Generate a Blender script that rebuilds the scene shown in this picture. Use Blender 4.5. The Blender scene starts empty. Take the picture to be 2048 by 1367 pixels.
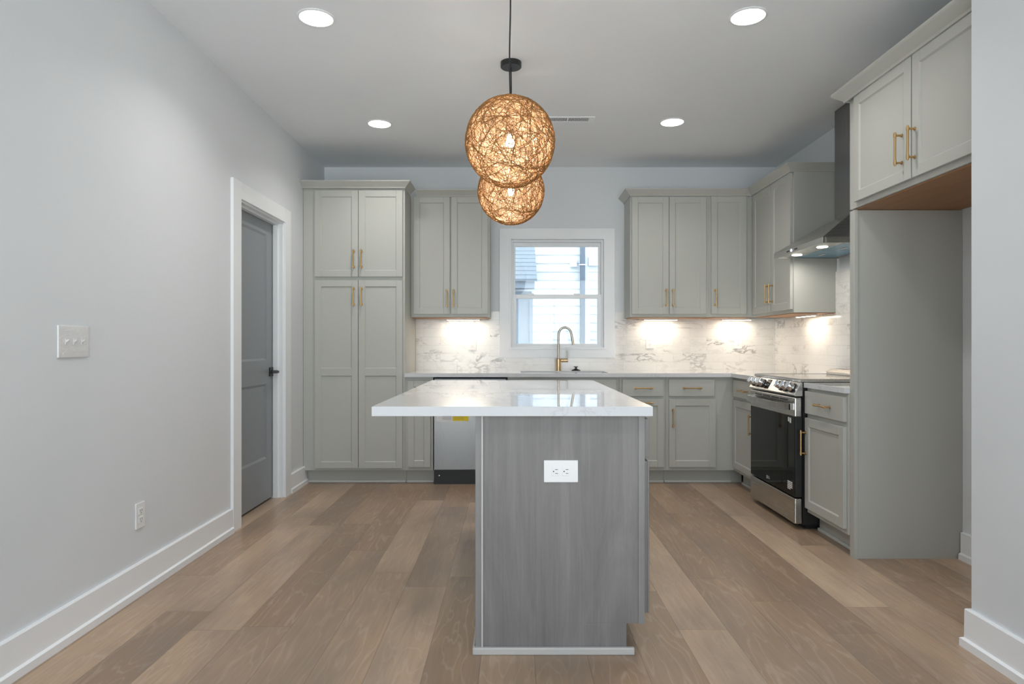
import bpy, bmesh, math, random
from mathutils import Vector, Matrix
PI = math.pi
random.seed(7)
sc = bpy.context.scene
COL = sc.collection

# ------------------------------------------------------------------ camera
F, CX, CY, H = 1300.0, 1025.0, 689.0, 1.148
cam_d = bpy.data.cameras.new('camera')
cam = bpy.data.objects.new('camera', cam_d); COL.objects.link(cam)
cam.location = (0, 0, H); cam.rotation_euler = (PI/2, 0, 0)
cam_d.sensor_width = 36; cam_d.sensor_fit = 'HORIZONTAL'
cam_d.lens = F/2048*36
cam_d.shift_x = (1024-CX)/2048
cam_d.shift_y = (CY-683.5)/2048
cam_d.clip_start = 0.05
sc.camera = cam
# ------------------------------------------------------------------ view + world
sc.view_settings.view_transform = 'Standard'
sc.view_settings.look = 'None'
sc.view_settings.gamma = 1
sc.view_settings.use_curve_mapping = False
sc.view_settings.exposure = 0.60
DAY = 3.3            # sky strength
DOWN_W = 3.5        # recessed lamps, each
UNDER_W = 0.75
HOOD_W = 0.9
BULB_W = 13.0
w = bpy.data.worlds.new('sky'); sc.world = w; w.use_nodes = True
wn = w.node_tree.nodes; wn.clear()
wo = wn.new('ShaderNodeOutputWorld'); wb = wn.new('ShaderNodeBackground')
wb.inputs[0].default_value = (0.78, 0.89, 1.0, 1); wb.inputs[1].default_value = DAY
w.node_tree.links.new(wb.outputs[0], wo.inputs[0])
# sky above the horizon, brighter below it, added as upward fill for the ceiling
_tc = wn.new('ShaderNodeTexCoord'); _sp = wn.new('ShaderNodeSeparateXYZ'); _rp = wn.new('ShaderNodeValToRGB')
w.node_tree.links.new(_tc.outputs['Generated'], _sp.inputs[0]); w.node_tree.links.new(_sp.outputs[2], _rp.inputs[0])
_rp.color_ramp.elements[0].position = 0.0; _rp.color_ramp.elements[0].color = (1.55,1.6,1.62,1)
_rp.color_ramp.elements[1].position = 0.12; _rp.color_ramp.elements[1].color = (0.78,0.88,1.0,1)
w.node_tree.links.new(_rp.outputs[0], wb.inputs[0])
try:
    sc.cycles.use_denoising = True
    sc.cycles.max_bounces = 10; sc.cycles.diffuse_bounces = 6
    sc.cycles.caustics_reflective = False; sc.cycles.caustics_refractive = False
    sc.cycles.sample_clamp_indirect = 6
except Exception: pass

def lamp(name, kind, loc, power, color, parent=None, size=.1, size_y=None, shape='DISK', rot=(0,0,0), spread=PI):
    d = bpy.data.lights.new(name, kind); d.energy = power; d.color = color
    if kind == 'AREA':
        d.shape = shape; d.size = size; d.spread = spread
        if size_y: d.size_y = size_y
    elif kind == 'POINT': d.shadow_soft_size = size
    o = bpy.data.objects.new(name, d); COL.objects.link(o)
    o.location = loc; o.rotation_euler = rot
    if parent: o.parent = parent
    return o
# portals guide the sky sampling through the two big windows behind the camera and the kitchen window
def portal(loc, sx, sy, rot):
    o = lamp('window_portal', 'AREA', loc, 1, (1,1,1), size=sx, size_y=sy, shape='RECTANGLE', rot=rot)
    o.data.cycles.is_portal = True
BACKY = -1.5
portal((-.83, BACKY-.02, 1.30), 1.6, 2.5, (PI/2, 0, 0))
portal((.86, BACKY-.02, 1.30), 1.6, 2.5, (PI/2, 0, 0))
portal((.41, 6.11, 1.62), .87, 1.01, (-PI/2, 0, 0))

# ------------------------------------------------------------------ mesh builder
class MB:
    def __init__(s): s.v=[]; s.f=[]; s.m=[]; s.sm=[]
    def add(s, vs, fs, mi=0, smooth=False):
        b=len(s.v); s.v += [tuple(p) for p in vs]
        for f in fs: s.f.append([i+b for i in f]); s.m.append(mi); s.sm.append(smooth)
    def box(s, x0,y0,z0,x1,y1,z1, mi=0):
        x0,x1=min(x0,x1),max(x0,x1); y0,y1=min(y0,y1),max(y0,y1); z0,z1=min(z0,z1),max(z0,z1)
        s.add([(x0,y0,z0),(x1,y0,z0),(x1,y1,z0),(x0,y1,z0),(x0,y0,z1),(x1,y0,z1),(x1,y1,z1),(x0,y1,z1)],
              [(0,3,2,1),(4,5,6,7),(0,1,5,4),(1,2,6,5),(2,3,7,6),(3,0,4,7)], mi)
        return s
    def tube(s, pts, r, n=10, mi=0, caps=True, smooth=True, closed=False):
        pts=[Vector(p) for p in pts]; N=len(pts)
        rs = r if isinstance(r,(list,tuple)) else [r]*N
        vs=[]; ref=None
        for i,p in enumerate(pts):
            if closed: t=(pts[(i+1)%N]-pts[i-1])
            else: t=(pts[min(i+1,N-1)]-pts[max(i-1,0)])
            t.normalize()
            if ref is None:
                ref = Vector((0,0,1)) if abs(t.z)<.9 else Vector((1,0,0))
            a = (ref - t*ref.dot(t))
            if a.length<1e-6: a=t.orthogonal()
            a.normalize(); ref=a; b=t.cross(a)
            for k in range(n):
                an=2*PI*k/n
                vs.append(p+(a*math.cos(an)+b*math.sin(an))*rs[i])
        fs=[]
        for i in range(N if closed else N-1):
            j=(i+1)%N
            for k in range(n):
                k2=(k+1)%n; fs.append((i*n+k,i*n+k2,j*n+k2,j*n+k))
        if caps and not closed: fs.append(tuple(reversed(range(n)))); fs.append(tuple((N-1)*n+k for k in range(n)))
        s.add(vs,fs,mi,smooth); return s
    def lathe(s, prof, c=(0,0,0), n=32, mi=0, axis='z', smooth=True):
        vs=[]; fs=[]
        for r,h in prof:
            for k in range(n):
                a=2*PI*k/n; x,y=r*math.cos(a),r*math.sin(a)
                q={'z':(x,y,h),'y':(x,h,y),'x':(h,x,y)}[axis]
                vs.append((c[0]+q[0],c[1]+q[1],c[2]+q[2]))
        for i in range(len(prof)-1):
            for k in range(n):
                k2=(k+1)%n; fs.append((i*n+k,i*n+k2,(i+1)*n+k2,(i+1)*n+k))
        if prof[0][0]>1e-6: fs.append(tuple(reversed(range(n))))
        if prof[-1][0]>1e-6: fs.append(tuple((len(prof)-1)*n+k for k in range(n)))
        s.add(vs,fs,mi,smooth); return s
    def sweep(s, path, prof, z=0, mi=0):
        """path: xy points; prof: (out, up) closed polygon; out = to the right of travel; mitred"""
        P=[Vector(p) for p in path]; n=len(prof); vs=[]
        def nrm(a,b):
            d=(b-a).normalized(); return Vector((d.y,-d.x))
        for i,p in enumerate(P):
            if i==0: m=nrm(P[0],P[1])
            elif i==len(P)-1: m=nrm(P[-2],P[-1])
            else:
                a=nrm(P[i-1],p); b=nrm(p,P[i+1]); m=(a+b); m=m/(m.dot(a))
            for o,u in prof: q=p+m*o; vs.append((q.x,q.y,z+u))
        fs=[]
        for i in range(len(P)-1):
            for k in range(n):
                k2=(k+1)%n; fs.append((i*n+k,(i+1)*n+k,(i+1)*n+k2,i*n+k2))
        fs.append(tuple(range(n))); fs.append(tuple(reversed([(len(P)-1)*n+k for k in range(n)])))
        s.add(vs,fs,mi); return s
    def build(s, name, mats, parent=None, loc=(0,0,0), rotz=0, bevel=0, recalc=True):
        me=bpy.data.meshes.new(name); me.from_pydata(s.v,[],s.f)
        if not isinstance(mats,(list,tuple)): mats=[mats]
        for m in mats: me.materials.append(m)
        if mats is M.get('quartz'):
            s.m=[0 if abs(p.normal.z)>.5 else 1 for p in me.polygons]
        me.polygons.foreach_set('material_index', s.m)
        me.polygons.foreach_set('use_smooth', s.sm)
        if recalc:
            bm=bmesh.new(); bm.from_mesh(me); bmesh.ops.recalc_face_normals(bm, faces=bm.faces); bm.to_mesh(me); bm.free()
        if any(s.sm): me.set_sharp_from_angle(angle=math.radians(40))
        me.update()
        o=bpy.data.objects.new(name, me); COL.objects.link(o)
        o.location=loc; o.rotation_euler=(0,0,rotz)
        if parent: o.parent=parent
        if bevel:
            b=o.modifiers.new('bevel','BEVEL'); b.width=bevel; b.segments=2; b.limit_method='ANGLE'; b.angle_limit=math.radians(35)
        return o
def tag(o, label=None, cat=None, group=None, kind=None):
    if label: o['label']=label
    if cat: o['category']=cat
    if group: o['group']=group
    if kind: o['kind']=kind
    return o
def thing(name, label, cat, loc=(0,0,0), rotz=0, group=None):
    o=bpy.data.objects.new(name,None); COL.objects.link(o); o.empty_display_size=.1
    o.location=loc; o.rotation_euler=(0,0,rotz); return tag(o,label,cat,group)
def struct(name, mb, mat, label=None, bevel=0, parent=None):
    o=mb.build(name,mat,parent,bevel=bevel)
    return tag(o,label,None,None,None if parent else 'structure')
def bx(*a): return MB().box(*a)

# ------------------------------------------------------------------ materials
class N:
    """tiny node helper"""
    def __init__(s,name):
        s.m=bpy.data.materials.new(name); s.m.use_nodes=True; s.t=s.m.node_tree; s.t.nodes.clear()
        s.out=s.t.nodes.new('ShaderNodeOutputMaterial')
    def n(s,typ,**kw):
        nd=s.t.nodes.new(typ)
        for k,v in kw.items(): setattr(nd,k,v)
        return nd
    def l(s,a,b): s.t.links.new(a,b)
    def math(s,op,a,b=None,c=None):
        nd=s.n('ShaderNodeMath',operation=op)
        for i,q in enumerate((a,b,c)):
            if q is None: continue
            if isinstance(q,(int,float)): nd.inputs[i].default_value=q
            else: s.l(q,nd.inputs[i])
        return nd.outputs[0]
    def comb(s,x,y,z):
        nd=s.n('ShaderNodeCombineXYZ')
        for i,q in enumerate((x,y,z)):
            if isinstance(q,(int,float)): nd.inputs[i].default_value=q
            else: s.l(q,nd.inputs[i])
        return nd.outputs[0]
    def ramp(s,fac,stops):
        nd=s.n('ShaderNodeValToRGB'); cr=nd.color_ramp
        while len(cr.elements)<len(stops): cr.elements.new(.5)
        for e,(p,c) in zip(cr.elements,stops): e.position=p; e.color=(*c,1) if len(c)==3 else c
        s.l(fac,nd.inputs[0]); return nd.outputs[0]
    def mix(s,fac,a,b,blend='MIX'):
        nd=s.n('ShaderNodeMix',data_type='RGBA',blend_type=blend)
        for i,q in ((0,fac),(6,a),(7,b)):
            if isinstance(q,(int,float)): nd.inputs[i].default_value=q
            elif isinstance(q,tuple): nd.inputs[i].default_value=(*q,1)
            else: s.l(q,nd.inputs[i])
        return nd.outputs[2]
    def noise(s,vec,scale,detail=4,rough=.5,w=None,dist=0):
        nd=s.n('ShaderNodeTexNoise'); nd.inputs['Scale'].default_value=scale; nd.inputs['Detail'].default_value=detail
        nd.inputs['Roughness'].default_value=rough; nd.inputs['Distortion'].default_value=dist
        if w is not None:
            nd.noise_dimensions='4D'; s.l(w,nd.inputs['W'])
        s.l(vec,nd.inputs['Vector']); return nd.outputs[0]
    def pos(s): return s.n('ShaderNodeNewGeometry').outputs['Position']
    def objc(s): return s.n('ShaderNodeTexCoord').outputs['Object']
    def bump(s,h,strength=.2,dist=.01):
        nd=s.n('ShaderNodeBump'); nd.inputs['Strength'].default_value=strength; nd.inputs['Distance'].default_value=dist
        s.l(h,nd.inputs['Height']); return nd.outputs[0]
    def pbr(s,color=None,rough=.5,metal=0,bump=None,ior=1.5,coat=0,emis=None,es=0,spec=.5):
        p=s.n('ShaderNodeBsdfPrincipled')
        if isinstance(color,tuple): p.inputs['Base Color'].default_value=(*color,1)
        elif color is not None: s.l(color,p.inputs['Base Color'])
        if isinstance(rough,(int,float)): p.inputs['Roughness'].default_value=rough
        else: s.l(rough,p.inputs['Roughness'])
        p.inputs['Metallic'].default_value=metal; p.inputs['IOR'].default_value=ior
        p.inputs['Coat Weight'].default_value=coat; p.inputs['Coat Roughness'].default_value=.05
        p.inputs['Specular IOR Level'].default_value=spec
        if emis: p.inputs['Emission Color'].default_value=(*emis,1); p.inputs['Emission Strength'].default_value=es
        if bump is not None: s.l(bump,p.inputs['Normal'])
        s.l(p.outputs[0],s.out.inputs[0]); return s.m
def paint(name,col,rough=.6,var=.015,bs=.03):
    k=N(name); v=k.pos()
    c=k.mix(k.noise(v,3,3),tuple(x*(1-var) for x in col),tuple(min(1,x*(1+var)) for x in col))
    return k.pbr(c,rough,bump=k.bump(k.noise(v,350,2),bs,.001))
M={}
M['wall']=paint('wall_paint',(.70,.725,.75),.7)
M['ceil']=paint('ceiling_paint',(.81,.84,.87),.8)
M['trim']=paint('trim_paint',(.84,.86,.88),.35,bs=.01)
M['cab']=paint('cabinet_paint',(.45,.455,.42),.42,bs=.01)
M['door']=paint('door_paint',(.255,.28,.30),.4,bs=.01)
M['plate']=N('switch_plastic').pbr((.82,.82,.82),.3)
M['slot']=N('dark_slot').pbr((.02,.02,.02),.6)
M['black']=N('black_metal').pbr((.012,.012,.012),.4)
M['rubber']=N('black_cord').pbr((.01,.01,.01),.5)
def brushed(name,col,rough,axis):
    k=N(name); v=k.objc()
    mp=k.n('ShaderNodeMapping'); sc_=[4,4,4]; sc_[axis]=400
    mp.inputs['Scale'].default_value=(400 if axis!=0 else 3,)*1+(400 if axis!=1 else 3,)+(400 if axis!=2 else 3,)
    k.l(v,mp.inputs['Vector']); nz=k.noise(mp.outputs[0],1,2)
    big=k.noise(v,6,2)
    r=k.math('ADD',k.math('MULTIPLY',nz,.12),rough-.06)
    c=k.mix(big,tuple(x*.93 for x in col),col)
    return k.pbr(c,r,1,bump=k.bump(nz,.02,.0002))
M['steel']=brushed('brushed_stainless',(.56,.55,.53),.26,0)
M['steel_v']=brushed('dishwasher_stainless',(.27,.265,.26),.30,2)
M['darksteel']=brushed('dark_control_strip',(.16,.16,.17),.35,0)
M['chrome']=N('polished_chrome').pbr((.75,.75,.76),.12,1)
M['brass']=brushed('brushed_brass',(.60,.40,.19),.30,2)
M['faucet']=brushed('champagne_gold',(.66,.48,.27),.28,2)
M['nickel']=brushed('spout_metal',(.45,.40,.34),.22,2)
M['glassblack']=N('black_oven_glass').pbr((.004,.006,.005),.03,ior=1.38,spec=.35)
M['cooktop']=N('ceramic_cooktop').pbr((.02,.02,.02),.06,coat=.4)
M['bluefilm']=N('blue_protective_film').pbr((.16,.34,.46),.25)
M['sink']=N('sink_white').pbr((.55,.55,.56),.25)
M['led']=N('lamp_lens').pbr((1,1,1),.5,emis=(1,.96,.90),es=14)
M['ledw']=N('warm_led').pbr((1,1,1),.5,emis=(1,.86,.66),es=10)
M['icon']=N('lit_icon').pbr((.6,.7,1),.5,emis=(.7,.78,1),es=3)
M['bulb']=N('bulb_glow').pbr((1,1,1),.5,emis=(1,.88,.70),es=40)
M['yellow']=N('label_yellow').pbr((.80,.62,.02),.5)
M['ink']=N('label_ink').pbr((.04,.04,.04),.5)
M['paper']=N('label_white').pbr((.75,.75,.75),.5)
M['siding']=paint('siding_paint',(.86,.88,.90),.6)
M['greywall']=paint('grey_siding',(.33,.37,.42),.6)
M['gutter']=N('downspout_metal').pbr((.16,.19,.23),.5)
M['shingle']=None
k=N('asphalt_shingle'); v=k.pos()
sp=k.n('ShaderNodeSeparateXYZ'); k.l(v,sp.inputs[0])
M['shingle']=k.pbr(k.mix(k.noise(v,60,3),(.20,.23,.25),(.30,.33,.36)),.9)
M['ground']=paint('outdoor_ground',(.25,.26,.22),.9)
# raw wood (cabinet undersides)
def wood(name,c1,c2,axis,scale=1,rough=.55,bs=.1,fine=90):
    k=N(name); v=k.objc(); mp=k.n('ShaderNodeMapping')
    s=[fine*scale,fine*scale,fine*scale]; s[axis]=2.2*scale
    mp.inputs['Scale'].default_value=s; k.l(v,mp.inputs['Vector'])
    mp2=k.n('ShaderNodeMapping'); s2=[8*scale]*3; s2[axis]=1.3*scale; mp2.inputs['Scale'].default_value=s2; k.l(v,mp2.inputs['Vector'])
    a=k.noise(mp.outputs[0],1,5,.65); b=k.noise(mp2.outputs[0],1,6,.68,dist=1.3)
    f=k.math('ADD',k.math('MULTIPLY',a,.32),k.math('MULTIPLY',b,.68))
    c=k.ramp(f,[(.30,c1),(.70,c2)])
    return k.pbr(c,rough,bump=k.bump(a,bs,.001))
M['rawwood']=wood('maple_underside',(.30,.140,.055),(.40,.205,.09),0,rough=.5)
M['island']=wood('grey_stained_wood',(.136,.127,.123),(.245,.230,.224),2,scale=1,rough=.45)
M['island_edge']=wood('grey_stained_edge',(.185,.178,.172),(.26,.25,.243),2,rough=.4)
M['bead']=paint('pale_bead',(.50,.49,.48),.35); M['mold']=paint('pale_molding',(.50,.485,.465),.4)
# quartz
def quartz(name,base,rough=.012):
    k=N(name); v=k.pos()
    nz=k.noise(v,1.7,7,.62,dist=1.6)
    band=k.math('ABSOLUTE',k.math('SUBTRACT',nz,.5))
    vein=k.ramp(band,[(0,(1,1,1)),(.012,(0,0,0))])
    msk=k.ramp(k.noise(v,1.3,2),[(.5,(0,0,0)),(.62,(1,1,1))])
    f=k.math('MULTIPLY',k.math('MULTIPLY',vein,msk),.45)
    c=k.mix(f,base,(.42,.42,.43))
    return k.pbr(c,rough,ior=1.55)
M['quartz']=[quartz('white_quartz',(.70,.71,.72)),quartz('dimmed_quartz_edge',(.62,.635,.655),.55)]  # side faces toned darker and rougher to subdue window glare
# marble tile backsplash; running bond 3x12
def marble(name,ax):
    k=N(name); v=k.pos(); sp=k.n('ShaderNodeSeparateXYZ'); k.l(v,sp.inputs[0])
    u=sp.outputs[ax]; z=sp.outputs[2]
    TH,TW,G=.0765,.305,.0012
    zr=k.math('DIVIDE',k.math('SUBTRACT',z,.914),TH); row=k.math('FLOOR',zr)
    odd=k.math('MODULO',row,2.0)
    ur=k.math('ADD',k.math('DIVIDE',k.math('ADD',u,20.03),TW),k.math('MULTIPLY',odd,.5)); colm=k.math('FLOOR',ur)
    wn_=k.n('ShaderNodeTexWhiteNoise',noise_dimensions='3D'); k.l(k.comb(row,colm,1.7),wn_.inputs['Vector']); rnd=wn_.outputs['Value']
    fz=k.math('FRACT',zr); fu=k.math('FRACT',ur)
    dz=k.math('MULTIPLY',k.math('MINIMUM',fz,k.math('SUBTRACT',1,fz)),TH)
    du=k.math('MULTIPLY',k.math('MINIMUM',fu,k.math('SUBTRACT',1,fu)),TW)
    grout=k.math('LESS_THAN',k.math('MINIMUM',dz,du),G)
    W=k.math('MULTIPLY',rnd,40)
    mp=k.n('ShaderNodeMapping'); mp.inputs['Rotation'].default_value=(.5,.6,.4); mp.inputs['Scale'].default_value=(1,1,2.2); k.l(v,mp.inputs['Vector'])
    nz=k.noise(mp.outputs[0],4.2,6,.6,w=W,dist=1.2)
    vein=k.ramp(k.math('ABSOLUTE',k.math('SUBTRACT',nz,.5)),[(0,(1,1,1)),(.045,(0,0,0))])
    wn2=k.n('ShaderNodeTexWhiteNoise',noise_dimensions='3D'); k.l(k.comb(colm,row,9.1),wn2.inputs['Vector'])
    heavy=k.ramp(wn2.outputs['Value'],[(.45,(.18,.18,.18)),(.85,(1,1,1))])
    msk=k.ramp(k.noise(mp.outputs[0],3,2,w=W),[(.42,(0,0,0)),(.6,(1,1,1))])
    f=k.math('MULTIPLY',k.math('MULTIPLY',vein,heavy),k.math('MULTIPLY',msk,.85))
    cloud=k.mix(k.math('MULTIPLY',k.noise(mp.outputs[0],2.5,4,w=W),.5),(.83,.82,.80),(.70,.69,.67))
    c=k.mix(f,cloud,(.22,.22,.21)); c=k.mix(grout,c,(.66,.65,.63))
    hgt=k.math('SUBTRACT',1,grout)
    return k.pbr(c,.16,bump=k.bump(hgt,.5,.0008))
M['marble_back']=marble('marble_tile',0)
M['marble_right']=marble('marble_tile_side',1)
# plank floor along Y
def floor_mat():
    k=N('oak_plank_floor'); v=k.pos(); sp=k.n('ShaderNodeSeparateXYZ'); k.l(v,sp.inputs[0])
    x,y=sp.outputs[0],sp.outputs[1]; PW,PL=.1965,1.52
    xr=k.math('DIVIDE',k.math('ADD',x,.313+.1965*40),PW); row=k.math('FLOOR',xr)
    w1=k.n('ShaderNodeTexWhiteNoise',noise_dimensions='1D'); k.l(row,w1.inputs['W'])
    yr=k.math('ADD',k.math('DIVIDE',k.math('ADD',y,30),PL),w1.outputs['Value']); cl=k.math('FLOOR',yr)
    w2=k.n('ShaderNodeTexWhiteNoise',noise_dimensions='3D'); k.l(k.comb(row,cl,3.3),w2.inputs['Vector']); rnd=w2.outputs['Value']
    fx=k.math('FRACT',xr); fy=k.math('FRACT',yr)
    dx=k.math('MULTIPLY',k.math('MINIMUM',fx,k.math('SUBTRACT',1,fx)),PW)
    dy=k.math('MULTIPLY',k.math('MINIMUM',fy,k.math('SUBTRACT',1,fy)),PL)
    groove=k.math('LESS_THAN',k.math('MINIMUM',dx,dy),.0010)
    W=k.math('MULTIPLY',rnd,30)
    def st(sx,sy):
        mp=k.n('ShaderNodeMapping'); mp.inputs['Scale'].default_value=(sx,sy,1); k.l(v,mp.inputs['Vector']); return mp.outputs[0]
    fine=k.noise(st(70,4),1,4,.6,w=W)
    cath=k.noise(st(7,1.1),1,3,.5,w=W,dist=.4)
    rings=k.math('FRACT',k.math('MULTIPLY',cath,11)); rings=k.math('ABSOLUTE',k.math('SUBTRACT',rings,.5))
    ringl=k.ramp(rings,[(0,(1,1,1)),(.14,(0,0,0))])
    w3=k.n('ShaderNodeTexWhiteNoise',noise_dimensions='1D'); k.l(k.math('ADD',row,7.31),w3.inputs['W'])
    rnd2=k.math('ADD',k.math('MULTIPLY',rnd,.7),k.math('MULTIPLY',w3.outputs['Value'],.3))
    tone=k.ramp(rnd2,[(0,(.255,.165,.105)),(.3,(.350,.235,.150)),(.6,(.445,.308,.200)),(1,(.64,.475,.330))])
    c=k.mix(k.math('MULTIPLY',k.math('SUBTRACT',fine,.3),.75),tone,(.17,.125,.095))
    c=k.mix(k.math('MULTIPLY',ringl,.26),c,(.62,.53,.43))
    blotch=k.noise(st(3.5,1.3),1,3,.5,w=W)
    c=k.mix(k.ramp(blotch,[(.32,(.75,.75,.75)),(.60,(0,0,0))]),c,(.235,.178,.140))
    c=k.mix(k.math('MULTIPLY',groove,.6),c,(.08,.055,.04))
    hgt=k.math('SUBTRACT',k.math('MULTIPLY',fine,.25),groove)
    return k.pbr(c,k.math('ADD',k.math('MULTIPLY',fine,.12),.27),bump=k.bump(hgt,.25,.0012))
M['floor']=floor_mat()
# window glass: clear pane with fresnel sheen
k=N('window_glass'); tr=k.n('ShaderNodeBsdfTransparent'); gl=k.n('ShaderNodeBsdfGlossy'); gl.inputs['Roughness'].default_value=.01
tr.inputs[0].default_value=(.96,.98,.98,1)
fr=k.n('ShaderNodeFresnel'); fr.inputs[0].default_value=1.45; mx=k.n('ShaderNodeMixShader')
k.l(fr.outputs[0],mx.inputs[0]); k.l(tr.outputs[0],mx.inputs[1]); k.l(gl.outputs[0],mx.inputs[2]); k.l(mx.outputs[0],k.out.inputs[0]); M['glass']=k.m
# clear film over the switch plate
k=N('clear_film'); tr=k.n('ShaderNodeBsdfTransparent'); gl=k.n('ShaderNodeBsdfGlossy'); gl.inputs['Roughness'].default_value=.12
b_=k.bump(k.noise(k.objc(),38,2,dist=1.5),.9,.012); k.l(b_,gl.inputs['Normal'])
mx=k.n('ShaderNodeMixShader'); mx.inputs[0].default_value=.13
k.l(tr.outputs[0],mx.inputs[1]); k.l(gl.outputs[0],mx.inputs[2]); k.l(mx.outputs[0],k.out.inputs[0]); M['film']=k.m
# rattan strands: let some light through
def fibre(name,col,tcol,mixf):
    k=N(name); d=k.n('ShaderNodeBsdfDiffuse'); d.inputs[0].default_value=(*col,1)
    t=k.n('ShaderNodeBsdfTranslucent'); t.inputs[0].default_value=(*tcol,1)
    mx=k.n('ShaderNodeMixShader'); mx.inputs[0].default_value=mixf
    k.l(d.outputs[0],mx.inputs[1]); k.l(t.outputs[0],mx.inputs[2]); k.l(mx.outputs[0],k.out.inputs[0]); return k.m
M['strand']=fibre('rattan_strand',(.25,.14,.06),(.4,.24,.10),.06)
M['fibre']=fibre('fine_paper_fibre',(.94,.80,.62),(.95,.80,.62),.6)

# ------------------------------------------------------------------ room shell
XL, XR, YB, HC = -1.726, 2.415, 5.966, 2.775
XS, YS = 1.737, 2.46            # near right wall face and its far end
WX0,WX1,WZ0,WZ1 = -.026,.848,1.111,2.125    # kitchen window opening
T=.14
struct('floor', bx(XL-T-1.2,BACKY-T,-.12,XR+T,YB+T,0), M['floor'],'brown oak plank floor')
struct('ceiling', bx(XL-T,BACKY-T,HC,XR+T,YB+T,HC+.12), M['ceil'],'white painted ceiling')
m=MB(); m.box(XL-T,YB,0,WX0,YB+T,HC); m.box(WX1,YB,0,XR+T,YB+T,HC); m.box(WX0,YB,0,WX1,YB+T,WZ0); m.box(WX0,YB,WZ1,WX1,YB+T,HC)
struct('wall_back',m,M['wall'],'painted kitchen wall with the window')
DY0,DY1,DZ = 4.09,4.90,2.073
m=MB(); m.box(XL-T,BACKY,0,XL,DY0,HC); m.box(XL-T,DY1,0,XL,YB,HC); m.box(XL-T,DY0,DZ,XL,DY1,HC)
struct('wall_left',m,M['wall'],'long white painted left wall')
struct('wall_right',bx(XR,YS,0,XR+T,YB,HC),M['wall'],'painted wall behind the range')
struct('wall_right_near',bx(XS,BACKY,0,XR+T,YS,HC),M['wall'],'white painted wall end at right edge')
m=MB()
for a,b in ((XL-T,-1.65),(-.04,.06),(1.68,XR+T)): m.box(a,BACKY-T,0,b,BACKY,HC)
for a,b in ((-1.65,-.04),(.06,1.68)): m.box(a,BACKY-T,0,b,BACKY,.05); m.box(a,BACKY-T,2.56,b,BACKY,HC)
struct('wall_front',m,M['wall'])
for i,(a,b) in enumerate(((-1.65,-.04),(.06,1.68))):
    f=MB()
    for q in ((a,.05,a+.06,2.56),(b-.06,.05,b,2.56),(a+.06,.05,b-.06,.11),(a+.06,2.50,b-.06,2.56),((a+b)/2-.02,.11,(a+b)/2+.02,2.50)):
        f.box(q[0],BACKY-.10,q[1],q[2],BACKY-.04,q[3])
    wf=struct('window_%d'%(i+2),f,M['trim'])
    bx(a+.06,BACKY-.075,.11,b-.06,BACKY-.07,2.50).build('window_pane',M['glass'],wf)
# closet behind the grey door so that nothing leaks
m=MB(); m.box(XL-1.2,DY0-.3,0,XL-1.1,DY1+.3,2.6); m.box(XL-1.1,DY0-.4,0,XL-T,DY0-.3,2.6); m.box(XL-1.1,DY1+.3,0,XL-T,DY1+.4,2.6); m.box(XL-1.2,DY0-.4,2.6,XL-T,DY1+.4,2.7)
struct('wall_closet',m,M['wall'])

# baseboards (board + shoe, profile swept; out = right of travel)
BP=[(0,0),(.028,0),(.028,.030),(.017,.036),(.016,.142),(.013,.146),(0,.146)]
def baseboard(name,path,label):
    m=MB(); m.sweep(path,BP); struct(name,m,M['trim'],label)
baseboard('baseboard_left',[(XL,BACKY),(XL,DY0-.118)],'white baseboard along the long left wall')
baseboard('baseboard_left_far',[(XL,DY1+.118),(XL,YB-.55)],'short white baseboard between the grey door and the pantry')
baseboard('baseboard_right',[(XS+.1,YS),(XS,YS),(XS,BACKY)],'white baseboard around the near right wall corner')
baseboard('baseboard_alcove',[(XR,3.48),(XR,YS)],'white baseboard inside the refrigerator alcove')

# window_1
wx=struct('window_1',MB(),M['trim'],'white double hung window over the sink')
wx.data.clear_geometry()
f=MB(); fy0,fy1=YB+.03,YB+.12
for q in ((WX0,WZ0,WX0+.03,WZ1),(WX1-.03,WZ0,WX1,WZ1),(WX0+.03,WZ1-.03,WX1-.03,WZ1),(WX0+.03,WZ0,WX1-.03,WZ0+.028)):
    f.box(q[0],fy0,q[1],q[2],fy1,q[3])
wf=f.build('frame',M['trim'],wx,bevel=.002)
bp=MB(); # casing: flat, mitred, ring
def ring(m,x0,z0,x1,z1,w,y0,y1):
    m.box(x0,y0,z0,x0+w,y1,z1); m.box(x1-w,y0,z0,x1,y1,z1); m.box(x0+w,y0,z1-w,x1-w,y1,z1); m.box(x0+w,y0,z0,x1-w,y1,z0+w)
c=MB()
ox0,oz0,ox1,oz1=-.119,1.029,.937,2.212
P=[(ox0,oz0),(ox1,oz0),(ox1,oz1),(ox0,oz1)]; Q=[(WX0,WZ0),(WX1,WZ0),(WX1,WZ1),(WX0,WZ1)]
for i in range(4):
    j=(i+1)%4; a,b,cc,d=P[i],P[j],Q[j],Q[i]
    vs=[(p[0],YB-.018,p[1]) for p in (a,b,cc,d)]+[(p[0],YB,p[1]) for p in (a,b,cc,d)]
    c.add(vs,[(0,1,2,3),(7,6,5,4),(0,4,5,1),(1,5,6,2),(2,6,7,3),(3,7,4,0)])
c.build('casing',M['trim'],wx,bevel=.0015)
rv=MB(); ring(rv,WX0-.004,WZ0-.004,WX1+.004,WZ1+.004,.016,YB-.024,YB+.03); rv.build('reveal_bead',M['trim'],wx,bevel=.001)
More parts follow.
